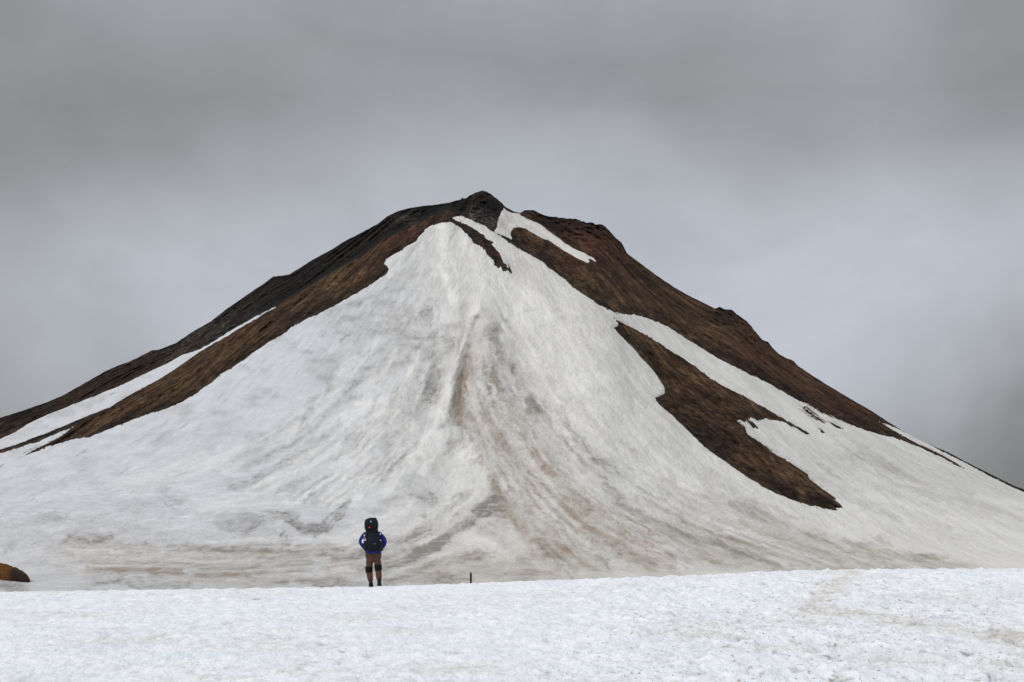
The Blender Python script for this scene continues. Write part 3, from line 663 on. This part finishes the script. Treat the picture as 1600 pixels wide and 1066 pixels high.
pelvis = L(583.5, 868, .0); spine1 = L(583, 858, .01); chest = L(581.5, 842, .02); upch = L(581.3, 832, .03); neck = L(581, 826, .05); headp = (L(581, 820, .08)); 
def hand(side, wrist, grow=0.0):
    """palm, four fingers and a thumb closed round the hip belt"""
    s = side; w = Vector(wrist); ch = []
    pc = w + Vector((-s * .02, .055, -.03)); ke = pc + Vector((-s * .025, .035, -.015))
    ch.append([(tuple(w), .027 + grow), (tuple(pc), (.036 + grow, .020 + grow)), (tuple(ke), (.038 + grow, .017 + grow))])
    for k, ln in enumerate((.92, 1.0, .95, .75)):
        off = Vector((0, .004 * (1.5 - k), .030 - .020 * k))
        a = pc + off * .8 + Vector((-s * .012, .02, 0)); b1 = ke + off + Vector((-s * .018 * ln, .020 * ln, -.004)); c1 = b1 + Vector((-s * .028 * ln, .002, -.012 * ln)); d1 = c1 + Vector((-s * .010 * ln, -.020 * ln, -.012 * ln))
        ch.append([(tuple(a), .010 + grow), (tuple(b1), .0095 + grow), (tuple(c1), .0088 + grow), (tuple(d1), .0078 + grow)])
    t0 = w + Vector((-s * .012, .025, .004)); t1 = t0 + Vector((-s * .020, .025, .028)); t2 = t1 + Vector((-s * .026, .010, .008)); t3 = t2 + Vector((-s * .018, -.004, -.008))
    ch.append([(tuple(t0), .013 + grow), (tuple(t1), .012 + grow), (tuple(t2), .011 + grow), (tuple(t3), .009 + grow)])
    return ch
SH = {-1: L(571.3, 834, .0), 1: L(591.8, 834, .0)}
EL = {-1: L(563.3, 846.5, -.05), 1: L(602.2, 846, -.05)}
WR = {-1: L(570.6, 859.0, .07), 1: L(597.2, 858.0, .07)}
HIP = {-1: L(578, 872, .0), 1: L(589, 872, .0)}
KN = {-1: L(576.4, 890.5, .02), 1: L(590.8, 887.5, .03)}
AN = {-1: L(579.4, 911, -.01), 1: L(592.6, 909, .0)}
body_ch = [[(pelvis, (.145, .10)), (spine1, (.135, .095)), (chest, (.155, .105)), (upch, (.12, .08)), (neck, .058), (headp, .060)]]
for s in (-1, 1):
    body_ch.append([(upch, (.12, .08)), (SH[s], .055), (tuple(Vector(SH[s]).lerp(Vector(EL[s]), .5)), .046), (EL[s], .038), (tuple(Vector(EL[s]).lerp(Vector(WR[s]), .4)), .038), (WR[s], .027)])
    body_ch.append([(pelvis, (.145, .10)), (HIP[s], .085), (tuple(Vector(HIP[s]).lerp(Vector(KN[s]), .5)), .072), (KN[s], .052), (tuple(Vector(KN[s]).lerp(Vector(AN[s]), .35)), .055), (AN[s], .038)])
hc = Vector(L(581, 818, .085))
head_extra = [ellipsoid(hc, (.074, .095, .115)), ellipsoid(hc + Vector((0, .02, -.06)), (.055, .07, .06)),
    ellipsoid(hc + Vector((0, .098, -.015)), (.014, .022, .024), 10, 6), ellipsoid(hc + Vector((-.076, 0, -.01)), (.012, .02, .032), 10, 6), ellipsoid(hc + Vector((.076, 0, -.01)), (.012, .02, .032), 10, 6),
    ellipsoid(hc + Vector((0, .088, -.058)), (.024, .010, .010), 10, 6), ellipsoid(hc + Vector((-.03, .084, .012)), (.016, .012, .011), 10, 6), ellipsoid(hc + Vector((.03, .084, .012)), (.016, .012, .011), 10, 6)]
hands = [skin(hand(s, WR[s]), 1) for s in (-1, 1)]
feet = []
for s in (-1, 1):
    ax, ay, az = AN[s]; feet.append(loft([(.02, ax, ay + .05, .04, .12, 2.5), (.07, ax, ay + .03, .04, .09, 2.3), (az, ax, ay, .036, .04, 2)], 16))
person = part('person', skin(body_ch, 2, head_extra + hands + feet, .0085), m_skin, None)
person.location = (xp, yp, zp)
tag(person, 'hiker in blue jacket and brown trousers standing with back turned on the snow crest', 'person')

def thick(chs, g):
    out = []
    for ch in chs:
        out.append([(p, tuple(x + g for x in r) if isinstance(r, tuple) else r + g) for p, r in ch])
    return out
# jacket
jk = [[(L(583.5, 868, 0), (.185, .13)), (L(583.3, 862, 0), (.20, .14)), (spine1, (.205, .135)), (chest, (.205, .135)), (upch, (.14, .10)), (L(581, 828.0, .045), .085)]]
for s in (-1, 1):
    jk.append([(upch, (.14, .10)), (SH[s], .080), (tuple(Vector(SH[s]).lerp(Vector(EL[s]), .5)), .088), (EL[s], .066), (tuple(Vector(EL[s]).lerp(Vector(WR[s]), .5)), .068), (tuple(Vector(EL[s]).lerp(Vector(WR[s]), .93)), .044)])
part('jacket', skin(jk, 2, [loft([(L(0,865.6)[2], -.012, 0, .212, .15, 2.3), (L(0,862)[2], -.014, 0, .215, .15, 2.3), (L(0,856)[2], -.018, 0, .205, .145, 2.3)], 28)], .011), m_jacket, person)
# trousers
tr = [[(L(583.5, 869, 0), (.19, .125)), (L(583.4, 866, 0), (.19, .125))]]
for s in (-1, 1):
    tr.append([(L(583.5, 869, 0), (.19, .125)), (L(583.5 + s * 6.0, 874, 0), .122), (tuple(Vector(HIP[s]).lerp(Vector(KN[s]), .55)), .108), (KN[s], .082), (tuple(Vector(KN[s]).lerp(Vector(AN[s]), .4)), .092), (tuple(Vector(KN[s]).lerp(Vector(AN[s]), .95)), .074)])
trs = part('trousers', skin(tr, 2, [loft([(L(0,873)[2], -.008, 0, .205, .13, 2.3), (L(0,866)[2], -.01, 0, .212, .135, 2.3), (L(0,864.6)[2], -.01, 0, .21, .135, 2.3)], 28)], .010), m_trs, person)
part('trouser_seat', loft([(L(0,870.6)[2], -.008, 0, .206, .140, 2.3), (L(0,868)[2], -.009, 0, .212, .143, 2.3), (L(0,864.8)[2], -.01, 0, .211, .142, 2.3)], 32), m_hip, person)
for s in (-1, 1):
    k = Vector(KN[s]); d = (Vector(AN[s]) - Vector(HIP[s])).normalized(); q = Vector((0, 0, -1)).rotation_difference(d).to_matrix().to_4x4(); M = Matrix.Translation(k) @ q
    part('knee_brace', xform(loft([(-.078, 0, 0, .084, .088, 2), (-.072, 0, 0, .096, .100, 2), (-.03, 0, 0, .094, .098, 2), (.0, 0, 0, .098, .106, 2), (.04, 0, 0, .096, .100, 2), (.072, 0, 0, .104, .106, 2), (.078, 0, 0, .092, .095, 2)], 20), M), m_brace, person)
    ax, ay, az = AN[s]
    hgt = .20 if s > 0 else .10
    bt = part('boot', loft([(.032, ax, ay + .055, .056, .155, 2.6), (.06, ax, ay + .052, .057, .152, 2.5), (.085, ax, ay + .035, .055, .125, 2.3), (.11, ax, ay + .01, .052, .085, 2.1), (max(.15, hgt), ax, ay - .002, .058 if s > 0 else .05, .066, 2), (max(.15, hgt) + .012, ax, ay - .002, .05, .058, 2)], 22), m_boot, person)
    part('sole', loft([(.0, ax, ay + .055, .057, .156, 2.8), (.031, ax, ay + .055, .060, .160, 2.8)], 22), m_sole, bt)
    part('glove', skin(hand(s, WR[s], .004), 1), m_glove, person)
part('hair', merge(ellipsoid(hc + Vector((0, -.016, .018)), (.083, .092, .112)), ellipsoid(hc + Vector((0, -.055, -.05)), (.066, .045, .06))), m_hair, person)

# backpack worn by the hiker: a thing of its own
def BL(u, v, y): return L(u, v, y)
bp = empty('hiking_backpack', (xp, yp, zp))
zt = lambda v: (917.5 - v) * PXM
xo = lambda u: (u - 584) * PXM
part('main_compartment', loft([(zt(861), xo(584.5), -.23, .13, .07, 3), (zt(859.5), xo(584.5), -.24, .165, .10, 3), (zt(853), xo(584.6), -.25, .185, .125, 3.2), (zt(845), xo(584.4), -.255, .185, .13, 3.4), (zt(836), xo(583.5), -.255, .175, .128, 3.4), (zt(829), xo(582.5), -.25, .160, .12, 3.2), (zt(826), xo(582), -.25, .14, .10, 3)], 32), m_pack, bp)
lid = part('lid', loft([(zt(829.5), xo(582.0), -.25, .150, .13, 4), (zt(827), xo(581.8), -.25, .168, .150, 5), (zt(820), xo(581.8), -.245, .178, .160, 6), (zt(815), xo(581.6), -.235, .164, .155, 6), (zt(812.6), xo(581.4), -.225, .145, .14, 5), (zt(810.4), xo(583.2), -.21, .098, .11, 4), (zt(809.6), xo(583.8), -.205, .075, .08, 3)], 36), m_pack, bp)
def plate(pts, y, t=.006):
    v = [(x, y, z) for x, z in pts] + [(x, y + t, z) for x, z in pts]; n = len(pts)
    f = [tuple(range(n)), tuple(range(2 * n - 1, n - 1, -1))] + [(k, k + n, (k + 1) % n + n, (k + 1) % n) for k in range(n)]
    return v, f
part('logo', plate([(xo(580.8), zt(816.4)), (xo(581.6), zt(814.2)), (xo(582.3), zt(814.2)), (xo(583.0), zt(816.4)), (xo(582.2), zt(817.2)), (xo(581.4), zt(817.2))], -.398), m_logo, lid, smooth=False)
part('red_tab', plate([(xo(577.8), zt(826.2)), (xo(578.0), zt(824.8)), (xo(580.2), zt(823.6)), (xo(581.8), zt(823.6)), (xo(581.2), zt(824.7)), (xo(579.6), zt(825.7)), (xo(578.3), zt(826.7))], -.420), m_red, lid, smooth=False)
fp = part('front_pocket', loft([(zt(858), xo(586), -.36, .10, .03, 3), (zt(855), xo(586), -.375, .125, .05, 3), (zt(845), xo(586), -.385, .135, .055, 3), (zt(837), xo(585), -.375, .12, .045, 3), (zt(833), xo(584.5), -.36, .09, .025, 2.6)], 28), m_pocket, bp)
part('logo', plate([(xo(585.4), zt(850.6)), (xo(587.2), zt(849.8)), (xo(590.0), zt(849.2)), (xo(589.4), zt(850.4)), (xo(587.0), zt(850.9))], -.447), m_silver, fp, smooth=False)
for s, uu in ((-1, 573.0), (1, 595.6)):
    part('side_pocket', loft([(zt(860), xo(uu), -.25, .03, .06, 2.6), (zt(856), xo(uu), -.25, .05, .09, 2.6), (zt(848), xo(uu), -.25, .055, .095, 2.6), (zt(845.5), xo(uu), -.25, .052, .09, 2.6)], 20), m_mesh, bp)
    part('shoulder_strap', skin([[((xo(581 + s * 5.5), -.10, zt(833)), (.03, .010)), ((xo(581 + s * 6.3), -.02, zt(826.8)), (.032, .011)), ((xo(581 + s * 6.8), .10, zt(829)), (.032, .011)), ((xo(581.5 + s * 8.2), .165, zt(838)), (.03, .010)), ((xo(582 + s * 9.5), .14, zt(848)), (.02, .008)), ((xo(583 + s * 10), -.10, zt(856)), (.014, .006))]], 1), m_web, bp)
# hip belt ring
bv, bf2 = [], []
for zz, g in ((861.8, .0), (861.2, .018), (858.2, .018), (857.4, .0)):
    for k in range(40):
        a = 2 * math.pi * k / 40; bv.append((xo(583.8) + (.218 + g) * math.cos(a), -.005 + (.155 + g) * math.sin(a), zt(zz)))
for i in range(3):
    for k in range(40): bf2.append((i * 40 + k, i * 40 + (k + 1) % 40, (i + 1) * 40 + (k + 1) % 40, (i + 1) * 40 + k))
for k in range(40): bf2.append((120 + k, 120 + (k + 1) % 40, (k + 1) % 40, k))
hb = part('hip_belt', (bv, bf2), m_web, bp)
for s in (-1, 1):
    part('belt_wing', skin([[((xo(583.8 + s * 10.5), -.12, zt(859)), (.05, .02)), ((xo(583.8 + s * 13.6), -.03, zt(859.4)), (.05, .022)), ((xo(583.8 + s * 13.0), .08, zt(859.6)), (.04, .018))]], 2), m_pack, bp)
part('strap_buckle', xform(ellipsoid((0, 0, 0), (.017, .012, .024), 12, 8), Matrix.Translation((xo(571.2), -.275, zt(837.3)))), m_white, bp)
part('strap_buckle', xform(ellipsoid((0, 0, 0), (.019, .012, .018), 12, 8), Matrix.Translation((xo(596.1), -.31, zt(835.2)))), m_white, bp)
part('compression_cord', skin([[((xo(571.3), -.28, zt(838.5)), .006), ((xo(571.6), -.33, zt(841)), .005), ((xo(570.6), -.34, zt(844)), .006)]], 1), m_white, bp)
part('compression_cord', skin([[((xo(571.8), -.33, zt(841.2)), .004), ((xo(573.6), -.37, zt(839.6)), .004), ((xo(575), -.38, zt(838.6)), .004)]], 1), m_web, bp)
part('top_strap', skin([[((xo(587.5), -.39, zt(822)), (.010, .004)), ((xo(588), -.41, zt(828)), (.010, .004)), ((xo(588), -.43, zt(840)), (.010, .004))]], 1), m_web, bp)
tag(bp, 'tall black hiking backpack with red tab worn on the hiker\'s back', 'backpack')

# white bottle in the left side pocket
bo = empty('water_bottle', (xp + xo(569.0), yp - .30, zp + zt(849.3)))
h0 = 5.0 * PXM
part('bottle_body', loft([(.0, 0, 0, .022, .022, 2), (.01, 0, 0, .027, .027, 2), (h0 * .85, 0, 0, .027, .027, 2), (h0, 0, 0, .016, .016, 2)], 20), m_white, bo)
part('bottle_cap', loft([(h0 + .001, 0, 0, .021, .021, 2), (h0 + .022, 0, 0, .021, .021, 2), (h0 + .026, 0, 0, .017, .017, 2)], 20), m_white, bo)
tag(bo, 'small white bottle tucked at the left side pocket of the black backpack', 'bottle')

# ------------------------------------------------------------------ sky and light
SUN_EL, SUN_AZ = 42.0, 236.0     # compass style: from behind the camera, to the left
w = bpy.data.worlds.new('World'); bpy.context.scene.world = w; w.use_nodes = True
nt = NT(w.node_tree); nt.n.clear()
out = nt.new('ShaderNodeOutputWorld')
sky = nt.new('ShaderNodeTexSky', sky_type='NISHITA'); sky.sun_disc = False; sky.sun_elevation = R(SUN_EL); sky.sun_rotation = R(SUN_AZ)
bg1 = nt.new('ShaderNodeBackground'); nt.put(bg1.inputs[0], sky.outputs[0]); bg1.inputs[1].default_value = 0.1
D = nt.new('ShaderNodeTexCoord').outputs['Generated']
wn = nt.new('ShaderNodeTexNoise'); nt.put(wn.inputs['Vector'], nt.scale(D, (1, 1, 1.6))); wn.inputs['Scale'].default_value = 5.0; wn.inputs['Detail'].default_value = 4; wn.inputs['Roughness'].default_value = .5
wn2 = nt.new('ShaderNodeTexNoise'); nt.put(wn2.inputs['Vector'], D); wn2.inputs['Scale'].default_value = 2.3; wn2.inputs['Detail'].default_value = 2
warp = nt.vm('MULTIPLY', nt.vm('SUBTRACT', wn.outputs['Color'], (.5, .5, .5)), (.11, .0, .085))
Dw = nt.vm('ADD', nt.vm('ADD', D, warp), nt.vm('MULTIPLY', nt.vm('SUBTRACT', wn2.outputs['Color'], (.5, .5, .5)), (.10, 0, .07)))
sep = nt.new('ShaderNodeSeparateXYZ'); nt.put(sep.inputs[0], Dw)
hyp = nt.m('SQRT', nt.m('ADD', nt.m('MULTIPLY', sep.outputs[0], sep.outputs[0]), nt.m('MULTIPLY', sep.outputs[1], sep.outputs[1])))
az = nt.m('MULTIPLY', nt.m('ARCTAN2', sep.outputs[0], sep.outputs[1]), 180 / math.pi)
el = nt.m('MULTIPLY', nt.m('ARCTAN2', sep.outputs[2], hyp), 180 / math.pi)
AZ = 26.0
azn = nt.rng(az, -AZ, AZ)
# cloud banks: brightness of the overcast by compass direction, one ramp per height above the horizon
ROWS = [
 (-120, [(0,165),(400,168),(800,170),(1200,172),(1600,165)]),
 (5,   [(0,147),(200,156),(500,160),(800,160),(1100,160),(1350,162),(1600,149)]),
 (95,  [(0,147),(150,147),(400,148),(700,152),(1100,149),(1400,156),(1600,149)]),
 (170, [(0,142),(100,140),(220,140),(360,142),(500,152),(700,160),(900,156),(1080,147),(1250,149),(1450,152),(1600,144)]),
 (245, [(0,141),(100,143),(250,146),(400,158),(600,168),(800,173),(950,170),(1100,158),(1250,155),(1450,158),(1600,151)]),
 (320, [(0,146),(150,159),(300,168),(500,177),(680,179),(900,182),(1050,177),(1200,169),(1400,173),(1600,170)]),
 (420, [(0,163),(150,176),(300,182),(420,183),(800,186),(1000,186),(1150,187),(1300,187),(1450,187),(1600,180)]),
 (510, [(0,170),(150,178),(300,181),(800,185),(1200,188),(1400,187),(1520,183),(1600,177)]),
 (595, [(0,162),(100,170),(300,176),(800,180),(1250,183),(1420,177),(1530,167),(1600,156)]),
 (660, [(0,158),(300,170),(800,172),(1300,175),(1450,165),(1540,149),(1600,140)]),
 (740, [(0,155),(300,165),(800,165),(1300,163),(1450,145),(1540,130),(1600,124)]),
]
lin = lambda c: ((c / 255 + .055) / 1.055) ** 2.4 if c > 10 else c / 255 / 12.92
def tint(g):   # brighter banks are bluer, the dark bases neutral
    k = min(max((g - 140) / 45, 0), 1); g += 5 * k; return (lin(g - 1 - 1.2 * k), lin(g + 0.8 + .8 * k), lin(g + 2.5 + 8 * k), 1)
prev, pel = None, None
for v, stops in ROWS:
    rp = nt.new('ShaderNodeValToRGB'); cr_ = rp.color_ramp; cr_.interpolation = 'EASE'
    pts = [((math.degrees(math.atan((u - U0) / F)) + AZ) / (2 * AZ), g) for u, g in stops]
    while len(cr_.elements) < len(pts): cr_.elements.new(.5)
    for e, (p, g) in zip(cr_.elements, pts): e.position = p
    for e, (p, g) in zip(cr_.elements, pts): e.position = p; e.color = tint(g)
    nt.put(rp.inputs[0], azn)
    ev = math.degrees(math.atan((V0 - v) / F))
    prev = rp.outputs[0] if prev is None else nt.mix(nt.rng(el, pel, ev), prev, rp.outputs[0])
    pel = ev
band = prev
# fine cloud texture
cn = nt.noise(nt.scale(D, (1, 1, 1.3)), 8.0, 6, .55, .6)
cm = nt.rng(cn, .3, .7, .93, 1.07)
cmx = nt.new('ShaderNodeCombineXYZ'); [nt.put(cmx.inputs[i], cm) for i in range(3)]
band = nt.vm('MULTIPLY', band, cmx.outputs[0])
# thinner, brighter cloud overhead and behind the viewer
rest = nt.mix(nt.rng(nt.noise(D, 2.0, 5, .55), .35, .65), rgb(.70, .72, .755), rgb(.83, .845, .865))
up = nt.rng(el, 23, 42, 0, 1, True); side = nt.rng(nt.m('ABSOLUTE', az), 30, 75, 0, 1, True)
f = nt.m('MAXIMUM', up, side)
cloud = nt.mix(f, band, rest)
bg2 = nt.new('ShaderNodeBackground'); nt.put(bg2.inputs[0], cloud); bg2.inputs[1].default_value = 1.0
ms = nt.new('ShaderNodeMixShader'); ms.inputs[0].default_value = 0.985
nt.put(ms.inputs[1], bg1.outputs[0]); nt.put(ms.inputs[2], bg2.outputs[0]); nt.put(out.inputs[0], ms.outputs[0])

sl = bpy.data.lights.new('sun', 'SUN'); sl.energy = 1.4; sl.angle = R(14); sl.color = (1.0, .965, .91)
so = bpy.data.objects.new('sun', sl); C.objects.link(so)
a = R(SUN_AZ); sd = Vector((math.sin(a) * math.cos(R(SUN_EL)), math.cos(a) * math.cos(R(SUN_EL)), math.sin(R(SUN_EL))))
so.rotation_euler = (-sd).to_track_quat('-Z', 'Y').to_euler(); so.location = (-20, -20, 60)

# ------------------------------------------------------------------ camera
cam = bpy.data.cameras.new('camera'); co = bpy.data.objects.new('camera', cam); C.objects.link(co)
cam.sensor_width = 36.0; cam.lens = 36.0 * F / 1600.0; cam.shift_y = (V0 - 533.0) / 1600.0
cam.clip_start = 0.5; cam.clip_end = 20000
co.location = (0, 0, 0); co.rotation_euler = (R(90), 0, 0)
sc = bpy.context.scene; sc.camera = co
sc.view_settings.view_transform = 'Standard'; sc.view_settings.look = 'None'; sc.view_settings.exposure = 0; sc.view_settings.gamma = 1
